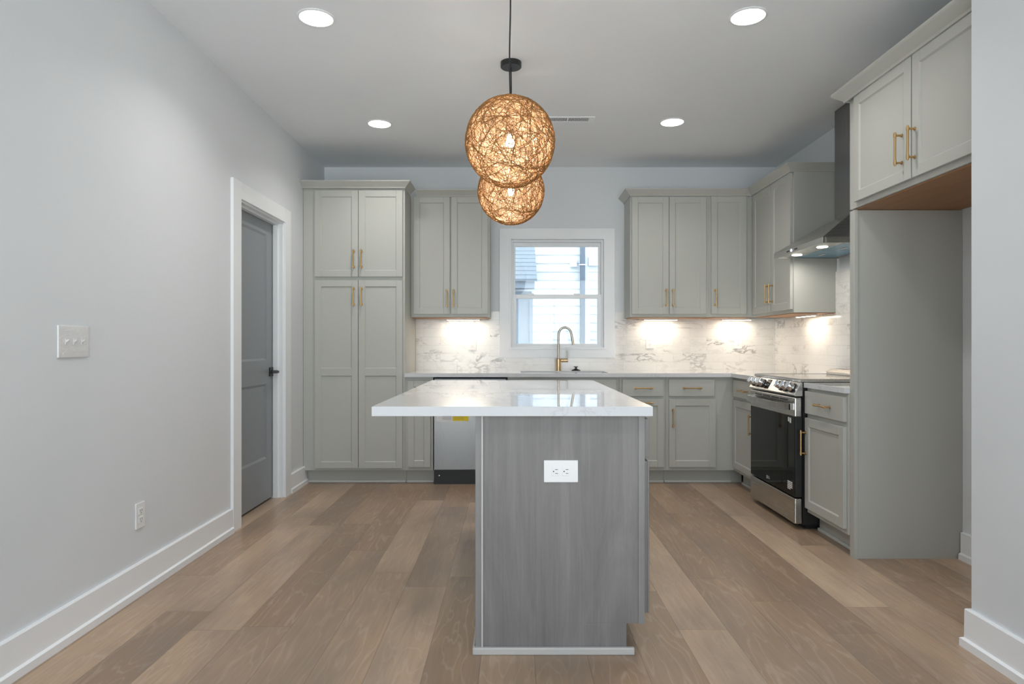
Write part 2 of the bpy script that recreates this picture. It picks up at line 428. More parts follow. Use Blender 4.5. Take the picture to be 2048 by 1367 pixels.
# sashes
def sash(name,x0,z0,x1,z1,yf,st,top,bot):
    s=MB(); s.box(x0,yf,z0,x0+st,yf+.03,z1); s.box(x1-st,yf,z0,x1,yf+.03,z1); s.box(x0+st,yf,z1-top,x1-st,yf+.03,z1); s.box(x0+st,yf,z0,x1-st,yf+.03,z0+bot)
    o=s.build(name,M['trim'],wx,bevel=.0015)
    bx(x0+st-.004,yf+.013,z0+bot-.004,x1-st+.004,yf+.017,z1-top+.004).build('pane',M['glass'],o); return o
sx0,sx1=WX0+.03,WX1-.03
sash('upper_sash',sx0,1.585,sx1,WZ1-.03,YB+.078,.022,.036,.03)
lo=sash('lower_sash',sx0,WZ0+.028,sx1,1.612,YB+.042,.032,.038,.018)
for xx in (.17,.60): bx(xx-.03,YB+.036,1.606,xx+.03,YB+.075,1.622).build('sash_lock',M['trim'],wx,bevel=.004)

# door_1 : grey two panel door, recessed in the left wall
XD=-1.80
m=MB(); m.box(XD-.035,DY0+.022,.014,XD-.008,DY1-.022,2.055)
zs=[(.014,.317),(.863,1.034),(1.957,2.055)]
m.box(XD-.008,DY0+.022,.014,XD,DY0+.14,2.055); m.box(XD-.008,DY1-.142,.014,XD,DY1-.022,2.055)
for a,b in zs: m.box(XD-.008,DY0+.14,a,XD,DY1-.142,b)
for a,b in ((.317,.863),(1.034,1.957)):
    y0,y1=DY0+.14,DY1-.142; o_=.016
    A=[(y0,a),(y1,a),(y1,b),(y0,b)]; B=[(y0+o_,a+o_),(y1-o_,a+o_),(y1-o_,b-o_),(y0+o_,b-o_)]
    vs=[(XD,)+p for p in A]+[(XD-.0079,)+p for p in B]
    m.add(vs,[(0,1,5,4),(1,2,6,5),(2,3,7,6),(3,0,4,7)])
d1=m.build('door_1',M['door']); tag(d1,'grey two panel interior door',None,None,'structure')
j=MB(); j.box(XL-T,DY0,0,XL,DY0+.018,DZ-.018); j.box(XL-T,DY1-.018,0,XL,DY1,DZ-.018); j.box(XL-T,DY0,DZ-.018,XL,DY1,DZ)
j.box(XD+.004,DY0+.018,0,XD+.04,DY0+.03,DZ-.03); j.box(XD+.004,DY1-.03,0,XD+.04,DY1-.018,DZ-.03); j.box(XD+.004,DY0+.018,DZ-.03,XD+.04,DY1-.018,DZ-.018)
j.build('jamb',M['trim'],d1,bevel=.001)
j=MB(); cw=.112
j.box(XL,DY0-cw,0,XL+.019,DY0+.006,DZ+.1); j.box(XL,DY1-.006,0,XL+.019,DY1+cw,DZ+.1); j.box(XL,DY0+.006,DZ-.006,XL+.019,DY1-.006,DZ+.1)
j.build('casing',M['trim'],d1,bevel=.0015)
hd=MB(); hz,hy=.947,4.835; hd.box(XD,hy-.033,hz-.033,XD+.009,hy+.033,hz+.033)
hd.tube([(XD+.009,hy,hz),(XD+.055,hy,hz)],.011,12); hd.box(XD+.045,hy-.115,hz-.008,XD+.060,hy+.012,hz+.008)
hd.build('door_handle',M['black'],d1,bevel=.001)['label']='square matte black lever handle'

# ------------------------------------------------------------------ cabinet parts
def shaker(w,h,t=.02,rail=.052,dep=.008,mids=(),slab=False):
    """lower-left-back origin, front faces -y at y=-t"""
    m=MB()
    if slab:
        m.box(0,-t,0,w,0,h); return m
    m.box(0,-(t-dep),0,w,0,h)
    f0,f1=-t,-(t-dep)
    m.box(0,f0,0,rail,f1,h); m.box(w-rail,f0,0,w,f1,h)
    edges=[0]+[q for q in mids]+[h]
    opens=[]
    zlo=rail
    for q in mids: opens.append((zlo,q-rail*.6)); zlo=q+rail*.6
    opens.append((zlo,h-rail))
    m.box(rail,f0,0,w-rail,f1,rail); m.box(rail,f0,h-rail,w-rail,f1,h)
    for q in mids: m.box(rail,f0,q-rail*.6,w-rail,f1,q+rail*.6)
    o_=.006
    for a,b in opens:
        A=[(rail,a),(w-rail,a),(w-rail,b),(rail,b)]; B=[(rail+o_,a+o_),(w-rail-o_,a+o_),(w-rail-o_,b-o_),(rail+o_,b-o_)]
        vs=[(p[0],f0+.0015,p[1]) for p in A]+[(p[0],f1-.0004,p[1]) for p in B]
        m.add(vs,[(0,1,5,4),(1,2,6,5),(2,3,7,6),(3,0,4,7)])
    return m
HM={}
def handle(parent,x,z,vert=True,y=-.02,L=.155):
    key=(vert,)
    if key not in HM:
        m=MB(); h=L/2; a=h-.014
        def P(s,o): return (0,o,s) if vert else (s,o,0)
        m.tube([P(-h,-.032),P(h,-.032)],.0052,10)
        for s in (-a,a):
            m.tube([P(s,0),P(s,-.003),P(s,-.003),P(s,-.028)],[.009,.009,.0048,.0048],10)
            m.tube([P(s-.007,-.032),P(s+.007,-.032)],.0072,10)
        HM[key]=m.build('handle',M['brass']).data
        bpy.data.objects.remove([o for o in bpy.data.objects if o.data==HM[key]][0])
    o=bpy.data.objects.new('handle',HM[key]); COL.objects.link(o); o.parent=parent; o.location=(x,y,z); o['label']='brass bar pull'; return o
def front(root,kind,x0,x1,z0,z1,hs=None,mat=None,mids=(),t=.02,y=0):
    """kind door/drawer; hs=(x,z,vert)"""
    m=shaker(x1-x0,z1-z0,t=t,slab=(kind=='drawer'),mids=mids)
    o=m.build(kind,mat or M['cab'],root,loc=(x0,y,z0),bevel=.0018)
    if hs: handle(o,hs[0]-x0,hs[1]-z0,hs[2],y=-t)
    return o
def cabinet(name,label,cat,loc,rotz,w,dep,z0,z1,fronts,group=None,toe=False,mat=None,under=None,ext=0):
    r=thing(name,label,cat,loc,rotz,group); mt=mat or M['cab']
    b=MB(); b.box(0,0,z0,w,dep,z1)
    if toe: b.box(0,.075,0,w,dep,z0)
    if z1<.8 and toe: b.box(0,0,z1,w,.018,.882); b.box(0,.018,z1,.016,dep,.882); b.box(w-.016,.018,z1,w,dep,.882)
    if toe and ext: b.box(w,.075,0,w+ext,.12,z0)
    b.build('carcass',mt,r,bevel=.001)
    if toe:
        s=MB(); s.box(.002,.060,0,w-.002,.0745,.019); s.build('shoe_molding',M['cabl'],r,bevel=.004)
    if under:
        u=MB(); u.box(.012,.015,z0-.006,w-.012,dep-.01,z0-.0005); o=u.build('underside_panel',M['rawwood'],r); o['label']='bare wood underside'
    for f in fronts: front(r,*f)
    return r
M['cabl']=paint('shoe_paint',(.58,.585,.56),.4)
GU='upper cabinets'; 
YF=5.356     # base face plane
YU=5.661     # upper face plane
# pantry
X0=-1.724
pl=[]
dA,dB=(-1.6256-X0,-1.2685-X0),(-1.2644-X0,-.903-X0)
pan=cabinet('pantry_cabinet','tall grey pantry cabinet with four doors beside the grey door wall','cabinet',(X0,YF,0),0,-.886-X0,.608,.114,2.437,[
 ('door',dA[0],dA[1],1.706,2.416,(dA[1]-.033,1.85,True)),
 ('door',dB[0],dB[1],1.706,2.416,(dB[0]+.027,1.85,True)),
 ('door',dA[0],dA[1],.134,1.678,(dA[1]-.033,1.543,True),None,(.79,)),
 ('door',dB[0],dB[1],.134,1.678,(dB[0]+.027,1.543,True),None,(.79,))],toe=True)
CP=[(0,0),(.007,0),(.012,.010),(.048,.044),(.052,.048),(.052,.056),(0,.056)]
def crown(label,path,z,prof=CP,parent=None):
    m=MB(); m.sweep(path,prof,z); o=m.build('crown_molding',M['cab'])
    if parent: o.parent=parent; o.matrix_parent_inverse=(Matrix.Translation(parent.location) @ parent.rotation_euler.to_matrix().to_4x4()).inverted()
    else: tag(o,label,'crown molding','cabinet crown moldings')
    return o
crown('grey crown molding on top of the tall pantry cabinet',[(XL+.001,YF-.021),(-.886,YF-.021),(-.886,YU-.075)],2.430,parent=pan)
# left upper
u1=cabinet('upper_cabinet','two door grey upper cabinet left of the window, beside the pantry','cabinet',(-.885,YU,0),0,.687,.303,1.388,2.437,[
 ('door',.025,.341,1.414,2.432,(.341-.024,1.549,True)),('door',.353,.672,1.414,2.432,(.353+.022,1.549,True))],GU,under=True)
crown('short grey crown molding on the upper cabinet beside the pantry',[(-.832,YU-.021),(-.198,YU-.021),(-.198,YB-.001)],2.430,parent=u1)
# right uppers
x=1.025
cabinet('upper_cabinet','two door grey upper cabinet right of the window','cabinet',(x,YU,0),0,.686,.303,1.388,2.437,[
 ('door',.0115,.333,1.414,2.432,(.333-.025,1.556,True)),('door',.337,.658,1.414,2.432,(.337+.028,1.556,True))],GU,under=True)
x=1.712
cabinet('upper_cabinet','single door grey upper cabinet in the back right corner','cabinet',(x,YU,0),0,.383,.303,1.388,2.437,[
 ('door',.0145,.319,1.414,2.437,(.0145+.033,1.556,True))],GU,under=True)
XU=2.096
cabinet('upper_cabinet','two door grey upper cabinet on the right wall, left of the range hood','cabinet',(XU,YU-.001,0),-PI/2,YU-.001-4.84,.316,1.388,2.437,[
 ('door',.04,.428,1.414,2.432,(.428-.032,1.556,True)),('door',.437,.800,1.414,2.432,(.437+.034,1.556,True))],GU,under=True)
crown('L shaped grey crown molding on the right hand upper cabinets',[(1.025,YB-.001),(1.025,YU-.021),(XU-.021,YU-.021),(XU-.021,4.84),(XR-.001,4.84)][::1],2.437)
# side scribe strips on the visible end of the right wall upper
GB='base cabinets'
cabinet('base_cabinet','narrow single door grey base cabinet between pantry and dishwasher','cabinet',(-.885,YF,0),0,.231,.608,.114,.882,[
 ('door',.023,.211,.143,.855,None)],GB,toe=True)
x=-.041
cabinet('base_cabinet','wide grey sink base cabinet behind the island, under the window','cabinet',(x,YF,0),0,.918,.608,.114,.70,[
 ('drawer',.03,.895,.726,.863,None),('door',.03,.455,.143,.699,(.455-.03,.56,True)),('door',.465,.895,.143,.699,(.465+.03,.56,True))],GB,toe=True)
x=.8785
cabinet('base_cabinet','grey base cabinet with drawer over a door with a horizontal pull','cabinet',(x,YF,0),0,.383,.608,.114,.882,[
 ('drawer',.0245,.3615,.726,.863,(.193,.793,False)),('door',.0245,.3655,.143,.699,(.195,.672,False))],GB,toe=True)
x=1.2625
cabinet('base_cabinet','grey base cabinet with drawer and door in the back right corner','cabinet',(x,YF,0),0,1.824-x,.608,.114,.882,[
 ('drawer',.021,.396,.726,.863,(.209,.793,False)),('door',.024,.407,.143,.699,(.052,.549,True))],GB,toe=True,ext=.09)
XB=1.825
cabinet('base_cabinet','grey base cabinet between the back corner and the left of the range','cabinet',(XB,YF-.001,0),-PI/2,YF-.001-4.80,.588,.114,.882,[
 ('drawer',.03,.530,.726,.863,(.30,.786,False)),('door',.03,.530,.143,.699,(.472,.543,True))],GB,toe=True)
cabinet('base_cabinet','grey base cabinet between the range and the tall refrigerator panel','cabinet',(XB,4.022,0),-PI/2,4.022-3.532,.588,.114,.882,[
 ('drawer',.006,.474,.726,.863,(.262,.793,False)),('door',.006,.474,.143,.699,(.024,.545,True))],GB,toe=True)
# refrigerator surround
m=MB(); m.box(1.832,3.487,0,XR-.001,3.53,1.870)
rp=m.build('refrigerator_panel',M['cab'],bevel=.001); tag(rp,'tall grey side panel of the empty refrigerator alcove','panel')
s=MB(); s.box(1.832,3.481,0,1.850,3.4865,1.870); s.build('edge_strip',M['cab'],rp,bevel=.001)
r=cabinet('upper_cabinet','deep two door grey cabinet over the refrigerator alcove','cabinet',(1.832,3.53,0),-PI/2,1.065,.582,1.878,2.47,[
 ('door',.075,.570,1.905,2.462,(.505,2.057,True)),('door',.580,1.060,1.905,2.462,(.602,2.057,True))],GU,under=True)
crown('pale crown molding on the cabinet over the refrigerator alcove',[(XR-.001,3.53),(1.811,3.53),(1.811,2.466)],2.462,[(0,0),(.007,0),(.012,.010),(.052,.044),(.056,.050),(.056,.060),(0,.060)],parent=r)

# ------------------------------------------------------------------ counters, sink
YC,XC,Z0c,Z1c=5.32,1.79,.883,.914
SX0,SX1,SY0,SY1=.07,.80,5.42,5.80
m=MB()
m.box(-.885,YC,Z0c,SX0,YB-.001,Z1c); m.box(SX1,YC,Z0c,XR-.001,YB-.001,Z1c); m.box(SX0,YC,Z0c,SX1,SY0,Z1c); m.box(SX0,SY1,Z0c,SX1,YB-.001,Z1c)
m.box(XC,4.798,Z0c,XR-.001,YC,Z1c)
tag(m.build('countertop',M['quartz']),'L shaped white quartz countertop along the back wall','countertop')
m=bx(XC+.012,3.531,Z0c,XR-.001,4.024,Z1c)
tag(m.build('countertop',M['quartz'],bevel=.0015),'short white quartz countertop right of the range','countertop')
m=MB(); t_=.012; zb=.70
m.box(SX0-t_,SY0-t_,zb,SX1+t_,SY1+t_,zb+t_)
m.box(SX0-t_,SY0-t_,zb+t_,SX0,SY1+t_,Z0c-.001); m.box(SX1,SY0-t_,zb+t_,SX1+t_,SY1+t_,Z0c-.001)
m.box(SX0,SY0-t_,zb+t_,SX1,SY0,Z0c-.001); m.box(SX0,SY1,zb+t_,SX1,SY1+t_,Z0c-.001)
sk=m.build('sink',M['sink'],bevel=.003); tag(sk,'undermount sink basin in the counter below the window','sink')
MB().lathe([(.045,0),(.045,.003),(.03,.004),(.0,.002)],(.435,5.61,zb+t_)).build('drain',M['chrome'],sk)
# backsplash
m=MB(); zt=1.455; yb0=YB-.009
zk=1.387; m.box(-.885,yb0,Z1c,-.197,YB-.0005,zk); m.box(-.197,yb0,Z1c,-.1195,YB-.0005,zt); m.box(-.1195,yb0,Z1c,.9375,YB-.0005,1.0285); m.box(.9375,yb0,Z1c,1.024,YB-.0005,zt); m.box(1.024,yb0,Z1c,XR-.010,YB-.0005,zk)
tag(m.build('tile_backsplash',M['marble_back']),'veined white marble subway tile along the back wall','backsplash')
m=MB(); xb0=XR-.009
m.box(xb0,4.84,Z1c,XR-.0005,YB-.0005,zk); m.box(xb0,3.531,Z1c,XR-.0005,4.84,1.69)
tag(m.build('tile_backsplash',M['marble_right']),'veined white marble tile on the right wall behind the range','backsplash')

# faucet
FY=5.875; FX=(1117-1025)*FY/F
fr_=thing('faucet','gold and nickel gooseneck kitchen faucet behind the sink','faucet',(FX,FY,Z1c))
m=MB(); m.lathe([(.026,0),(.026,.004),(.024,.006),(.024,.104),(.020,.108),(0,.108)],n=24); m.build('body',M['faucet'],fr_)
pts=[(0,0,.106),(0,0,.27)]
R=.058; cz=.318
for i in range(0,19):
    a=PI-i*(PI*0.94)/18; pts.append((R+R*math.cos(a),-.01*i/18,cz+R*1.25*math.sin(a)))
ex,ey,ez=pts[-1]; pts.append((ex+.006,ey,ez-.03))
m=MB(); m.tube(pts,.0103,14); m.build('spout',M['nickel'],fr_)
m=MB(); a=(ex+.006,ey,ez-.028); m.tube([a,(a[0]+.012,a[1],a[2]-.07)],[.0115,.0125],14); m.box(a[0]+.013,a[1]-.006,a[2]-.045,a[0]+.021,a[1]+.006,a[2]-.02); m.build('spray_head',M['nickel'],fr_)
m=MB(); m.tube([(.022,0,.092),(.085,0,.092)],.0165,16); m.build('handle_hub',M['faucet'],fr_)
m=MB(); m.tube([(.081,0,.10),(.080,0,.182)],[.0035,.003],10); m.build('lever',M['nickel'],fr_)
m=MB(); m.lathe([(.041,0),(.041,.004),(.026,.012),(.009,.018),(.008,.030),(.020,.034),(.020,.038),(0,.039)],n=28)
tag(m.build('sink_stopper',M['black'],loc=((1152-1025)*5.875/F,5.875,Z1c)),'small black drain stopper standing on the counter beside the faucet','sink stopper')

# ------------------------------------------------------------------ dishwasher
dw=thing('dishwasher','stainless dishwasher with yellow label behind the left of the island','dishwasher',(-.649,YF,0))
DWW=.603
m=bx(.002,.0,.0,DWW-.002,.58,.872); m.build('body',M['black'],dw)
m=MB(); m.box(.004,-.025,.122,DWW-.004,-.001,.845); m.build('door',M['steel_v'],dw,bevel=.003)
m=MB(); m.box(.008,-.012,.851,DWW-.008,-.001,.868); m.build('control_strip',M['darksteel'],dw,bevel=.002)
m=MB(); m.tube([(.05,-.06,.80),(DWW-.05,-.06,.80)],.011,12)
for q in (.07,DWW-.07): m.tube([(q,-.025,.80),(q,-.06,.80)],.008,10)
m.build('handle',M['steel'],dw)
m=bx(.02,.0,.02,DWW-.02,.05,.118)
lb=MB(); 
def dX(px): return (px-1025)/245.3+.649
def dZ(py): return H-(py-689)/245.3
lb.box(dX(871.8),-.0262,dZ(843),dX(937.4),-.0253,dZ(829),0); lb.box(dX(904.5),-.0266,dZ(842.2),dX(936.5),-.0262,dZ(829),1)
for q in range(4): lb.box(dX(884),-.0264,dZ(833+q*2.2),dX(902),-.0262,dZ(832.6+q*2.2),2); 
for q in range(3): lb.box(dX(907),-.0268,dZ(834+q*2.4),dX(928),-.0266,dZ(833.6+q*2.4),2)
l=lb.build('energy_label',[M['paper'],M['yellow'],M['ink']],dw); l['label']='white and yellow energy sticker'
kn=MB().lathe([(.006,0),(.006,-.004),(0,-.005)],(.045,-.0005,.07),axis='y',n=12); kn.build('toe_screw',M['steel'],dw)

# ------------------------------------------------------------------ range (local: x toward camera, -y out into the room)
rg=thing('range','stainless slide in electric range with black glass oven door','range',(1.80,4.793,0),-PI/2)
RW=.763; yf=-.043
m=MB(); m.box(.004,.0,.03,RW-.004,.595,.905); m.box(.03,.03,0,RW-.03,.55,.03); m.build('body',M['black'],rg)
m=MB(); m.box(0,-.008,.9155,RW,.555,.934); m.build('cooktop',M['cooktop'],rg,bevel=.003)
m=MB(); m.box(-.002,-.014,.917,RW+.002,-.0085,.936); m.box(-.002,-.0085,.917,.0,.555,.936); m.box(RW,-.0085,.917,RW+.002,.555,.936); m.build('cooktop_trim',M['steel'],rg)
# control panel (sloping prism)
pr=[(0,.915),(-.012,.915),(yf-.012,.838),(yf-.008,.828),(0,.828)]
def xprism(m,prof,x0,x1,mi=0):
    n=len(prof); vs=[(x0,a,b) for a,b in prof]+[(x1,a,b) for a,b in prof]
    fs=[tuple(range(n)),tuple(reversed(range(n,2*n)))]+[(i,n+i,n+(i+1)%n,(i+1)%n) for i in range(n)]
    m.add(vs,fs,mi)
m=MB(); xprism(m,pr,0,RW); m.build('control_panel',M['steel'],rg,bevel=.002)
dn=Vector((0,-(.915-.838),-(yf-.012+.012)*-1)); 
sl=Vector((0,yf-.012+.012,.838-.915)).normalized()      # down the slope
nv=Vector((0,sl.z,-sl.y)).normalized(); nv = nv if nv.y<0 else -nv
ctr=Vector((0,(-.012+yf-.012)/2,(.915+.838)/2))
for xx in (.055,.135,.215,.530,.615,.700):
    c0=Vector((xx,ctr.y,ctr.z)); 
    m=MB(); m.tube([c0-nv*.001,c0+nv*.007],[.031,.030],28); m.build('knob_collar',M['black'],rg)
    m=MB(); m.tube([c0+nv*.006,c0+nv*.012,c0+nv*.040,c0+nv*.043],[.0265,.027,.0255,.0235],28); k_=m.build('knob',M['chrome'],rg)
    g=MB(); a=c0+nv*.047; u=sl*.022; q=Vector((.0045,0,0)); p=nv*.005
    vs=[a-u-q-p,a-u+q-p,a+u+q-p,a+u-q-p,a-u-q+p,a-u+q+p,a+u+q+p,a+u-q+p]
    g.add(vs,[(0,3,2,1),(4,5,6,7),(0,1,5,4),(1,2,6,5),(2,3,7,6),(3,0,4,7)]); g.build('grip',M['chrome'],k_,bevel=.0015)
m=MB(); 
def slab_on(m,x0,x1,s0,s1,h,mi=0):
    P=[Vector((xq,0,0))+Vector((0,ctr.y,ctr.z))+sl*sq+nv*hq for hq in (0.0005,h) for xq,sq in ((x0,s0),(x1,s0),(x1,s1),(x0,s1))]
    m.add(P,[(0,3,2,1),(4,5,6,7),(0,1,5,4),(1,2,6,5),(2,3,7,6),(3,0,4,7)],mi)
slab_on(m,.268,.335,-.034,.034,.002); m.build('display',M['glassblack'],rg)
# oven door
m=MB(); m.box(.006,yf,.200,RW-.006,-.002,.822); m.build('oven_door',M['black'],rg,bevel=.002)
od=m
m=MB(); m.box(.004,yf-.004,.700,RW-.004,-.004,.820); m.build('door_band',M['steel'],rg,bevel=.006)
m=MB(); m.box(.008,yf-.003,.203,RW-.008,yf-.0005,.699); m.build('door_glass',M['glassblack'],rg,bevel=.001)
m=MB()
for i in range(4): m.box(.10+i*.145,yf-.0046,.795,.225+i*.145,yf-.0042,.802)
m.build('vent_slots',M['slot'],rg)
# curved flat handle
m=MB(); n=20; vs=[];fs=[]
for i in range(n+1):
    tt=i/n; xx=.02+tt*(RW-.04); o_=-.028-.034*math.sin(PI*tt)**.6
    for (dy,dz) in ((0,-.021),(-.010,-.019),(-.010,.019),(0,.021)): vs.append((xx,yf+o_+dy,.762+dz))
for i in range(n):
    for q in range(4): fs.append((i*4+q,i*4+(q+1)%4,i*4+4+(q+1)%4,i*4+4+q))
fs+=[(3,2,1,0),(n*4,n*4+1,n*4+2,n*4+3)]
m.add(vs,fs,0,True)
for xx in (.02,RW-.045): m.box(xx,yf-.036,.742,xx+.025,yf-.003,.782)
m.build('oven_handle',M['steel'],rg)
m=MB(); m.box(.004,yf-.004,.035,RW-.004,-.002,.193); m.build('drawer',M['steel'],rg,bevel=.006)
m=MB(); m.box(.03,.50,.934,RW-.03,.592,.950)
pr2=[(.505,.950),(.592,.950),(.592,.972),(.545,.972)]
xprism(m,pr2,.0,RW); hb=m.build('rear_vent',M['steel'],rg,bevel=.002)
m=MB()
for i in range(11): 
    x_=.04+i*.063; m.box(x_,.556,.9722,x_+.045,.580,.9728)
m.build('vent_holes',M['slot'],rg)
# logo and stickers on the glass
def text_mesh(body,size,mat,parent,loc,rot,name='logo'):
    c=bpy.data.curves.new('t','FONT'); c.body=body; c.size=size; c.extrude=.0002; c.align_x='CENTER'; c.align_y='CENTER'
    o=bpy.data.objects.new('t',c); COL.objects.link(o)
    dg=bpy.context.evaluated_depsgraph_get(); dg.update()
    me=bpy.data.meshes.new_from_object(o.evaluated_get(dg)); bpy.data.objects.remove(o)
    me.materials.clear(); me.materials.append(mat)
    q=bpy.data.objects.new(name,me); COL.objects.link(q); q.parent=parent; q.location=loc; q.rotation_euler=rot; return q
M['logo']=N('printed_silver').pbr((.55,.55,.55),.4)
lx=4.793-4.47
q=text_mesh('LG',.026,M['logo'],rg,(lx+.024,yf-.0035,.240),(PI/2,0,0)); q['label']='silver maker logo letters'
m=MB(); m.tube([(lx-.006+.011*math.cos(a*PI/12),yf-.0035,.240+.011*math.sin(a*PI/12)) for a in range(24)],.0012,6,closed=True)
m.box(lx-.0085,yf-.0042,.235,lx-.0065,yf-.0034,.246); m.box(lx-.0085,yf-.0042,.235,lx-.002,yf-.0034,.2365); m.build('emblem',M['logo'],rg)
m=MB(); zz=.262
for i in range(5): m.box(.648,yf-.0036,.235+i*.011,.648+(.072 if i else .045),yf-.0031,.242+i*.011)
m.build('sticker',M['paper'],rg)
m=MB(); m.box(.655,yf-.0036,.662,.672,yf-.0031,.690); m.box(.678,yf-.0036,.655,.702,yf-.0031,.688); m.build('sticker',M['paper'],rg)

# ------------------------------------------------------------------ range hood
hx,hy0,hy1=1.930,4.045,4.80; hzb=1.783
ho=thing('range_hood','stainless chimney range hood with blue film, above the range','range hood',(hx,(hy0+hy1)/2,hzb))
def L(x,y,z): return (x-hx,y-(hy0+hy1)/2,z-hzb)
def lbox(m,x0,y0,z0,x1,y1,z1,mi=0): a=L(x0,y0,z0);b=L(x1,y1,z1); m.box(*a,*b,mi)
XW=XR-.011
m=MB(); 
lbox(m,hx,hy0,hzb,hx+.02,hy1,hzb+.036); lbox(m,hx+.02,hy0,hzb,XW,hy0+.015,hzb+.036); lbox(m,hx+.02,hy1-.015,hzb,XW,hy1,hzb+.036)
lbox(m,hx+.02,hy0+.015,hzb+.006,hx+.16,hy1-.015,hzb+.012); lbox(m,XW-.03,hy0+.015,hzb+.006,XW,hy1-.015,hzb+.012)
m.build('rim',M['steel'],ho,bevel=.001)
cx0,cy0,cy1,zc0,zc1=2.245,4.31,4.53,hzb+.036,2.015
m=MB(); vs=[L(hx,hy0,zc0),L(XW,hy0,zc0),L(XW,hy1,zc0),L(hx,hy1,zc0),L(cx0-.01,cy0-.01,zc1),L(XW,cy0-.01,zc1),L(XW,cy1+.01,zc1),L(cx0-.01,cy1+.01,zc1)]
m.add(vs,[(0,3,2,1),(4,5,6,7),(0,1,5,4),(1,2,6,5),(2,3,7,6),(3,0,4,7)]); m.build('canopy',M['steel'],ho)
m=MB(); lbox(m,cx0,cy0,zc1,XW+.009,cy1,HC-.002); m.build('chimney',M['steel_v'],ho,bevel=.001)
m=MB()
for a,b in ((hy0+.03,(hy0+hy1)/2-.006),((hy0+hy1)/2+.006,hy1-.03)): lbox(m,hx+.16,a,hzb+.004,XW-.04,b,hzb+.012)
m.build('filter',M['bluefilm'],ho,bevel=.002)['label']='filters under blue protective film'
for yy in (4.30,4.60):
    m=MB(); lbox(m,2.18,yy-.04,hzb-.002,2.20,yy+.04,hzb+.0035); m.build('filter_latch',M['chrome'],ho,bevel=.002)
m=MB(); a=L(hx,4.50,hzb+.018); m.lathe([(.009,0),(.009,-.002),(0,-.003)],a,axis='x',n=20); m.build('power_button',M['icon'],ho)['label']='round lit power button'
for q in (4.54,4.565,4.44,4.415):
    m=MB(); a=L(hx,q,hzb+.018); m.lathe([(.006,0),(.006,-.002),(0,-.0025)],a,axis='x',n=12); m.build('button',M['slot'],ho)
for yy in (4.27,4.65):
    a=L(2.035,yy,hzb+.0055)
    m=MB(); m.lathe([(.034,0),(.034,-.0015),(0,-.0015)],a,n=24); m.build('hood_lamp',M['led'],ho)
    lamp('hood_light','AREA',(2.035,yy,hzb-.004),HOOD_W,(1,.94,.85),size=.06,spread=3.0)

# ------------------------------------------------------------------ under cabinet lights
def under(label,x,y,rz,L_=.30,z=1.381):
    t=thing('under_cabinet_light',label,'light',(x,y,z),rz,'under cabinet lights')
    bx(-L_/2,-.018,-.012,L_/2,.018,0).build('housing',M['plate'],t)
    bx(-L_/2+.006,-.013,-.0135,L_/2-.006,.013,-.0123).build('lens',M['ledw'],t)
    lamp('strip_light','AREA',(x,y,z-.016),UNDER_W,(1,.87,.70),size=L_-.02,size_y=.03,shape='RECTANGLE',rot=(0,0,rz))
under('slim light bar under the cabinet left of the window',-.445,5.86,0)
under('slim light bar under the two door cabinet right of the window',1.335,5.86,0)
under('slim light bar under the corner upper cabinet',2.02,5.86,0,.26)
under('slim light bar under the right wall cabinet beside the range hood',2.31,5.12,PI/2)

# ------------------------------------------------------------------ outlets and switches
def outlet(label,loc,rotz,horiz=False,w=.072,h=.117,group='wall outlets'):
    t=thing('outlet',label,'outlet',loc,rotz,group)
    W_,H_=(h,w) if horiz else (w,h)
    bx(-W_/2,-.006,-H_/2,W_/2,0,H_/2).build('plate',M['plate'],t,bevel=.002)
    for s_ in (-1,1):
        f=MB(); d=MB(); o_=s_*.0195
        def B(mm,a0,b0,a1,b1,y0,y1):
            if horiz: mm.box(b0,y0,a0,b1,y1,a1)
            else: mm.box(a0,y0,b0,a1,y1,b1)
        B(f,-.0165,o_-.014,.0165,o_+.014,-.008,-.006)
        B(d,-.008,o_-.002,-.0062,o_+.008,-.0084,-.008); B(d,.0062,o_-.002,.008,o_+.008,-.0084,-.008); B(d,-.0022,o_-.010,.0022,o_-.006,-.0084,-.008)
        fo=f.build('receptacle',M['plate'],t,bevel=.0015); d.build('slots',M['slot'],fo)
    return t
ys=YB-.009
outlet('white outlet on the marble tile left of the window',((944.5-1025)*ys/F,ys,H-(687-689)*ys/F),0)
outlet('white outlet on the marble tile just right of the window',((1299.5-1025)*ys/F,ys,H-(684-689)*ys/F),0)
outlet('white outlet on the marble tile near the back right corner',((1476-1025)*ys/F,ys,H-(684-689)*ys/F),0)
outlet('white outlet low on the long left wall',(XL,3.007,.360),PI/2)
outlet('white horizontal outlet on the grey end panel of the island',(.180,2.42,.678),0,True,.082,.127,'island outlet')
t=thing('light_switch','three gang white switch plate wrapped in clear film on left wall','light switch',(XL,2.55,1.160),PI/2)
bx(-.088,-.006,-.062,.088,0,.062).build('plate',M['plate'],t,bevel=.002)
for q in (-.046,0,.046):
    bx(q-.006,-.009,-.012,q+.006,-.006,.012).build('toggle_slot',M['plate'],t,bevel=.001)
    m=MB(); m.add([(q-.004,-.009,-.004),(q+.004,-.009,-.004),(q+.004,-.009,.006),(q-.004,-.009,.006),(q-.003,-.020,.005),(q+.003,-.020,.005),(q+.003,-.019,.010),(q-.003,-.019,.010)],
        [(0,3,2,1),(4,5,6,7),(0,1,5,4),(1,2,6,5),(2,3,7,6),(3,0,4,7)]); m.build('toggle',M['plate'],t)
fm=MB(); n=14; vs=[];fs=[]
for i in range(n+1):
    for j in range(n+1):
        u,v_=i/n,j/n; e=min(u,1-u,v_,1-v_); vs.append((-.088+.176*u,-.009-.012*min(1,e*6)-random.uniform(0,.004),-.062+.124*v_))
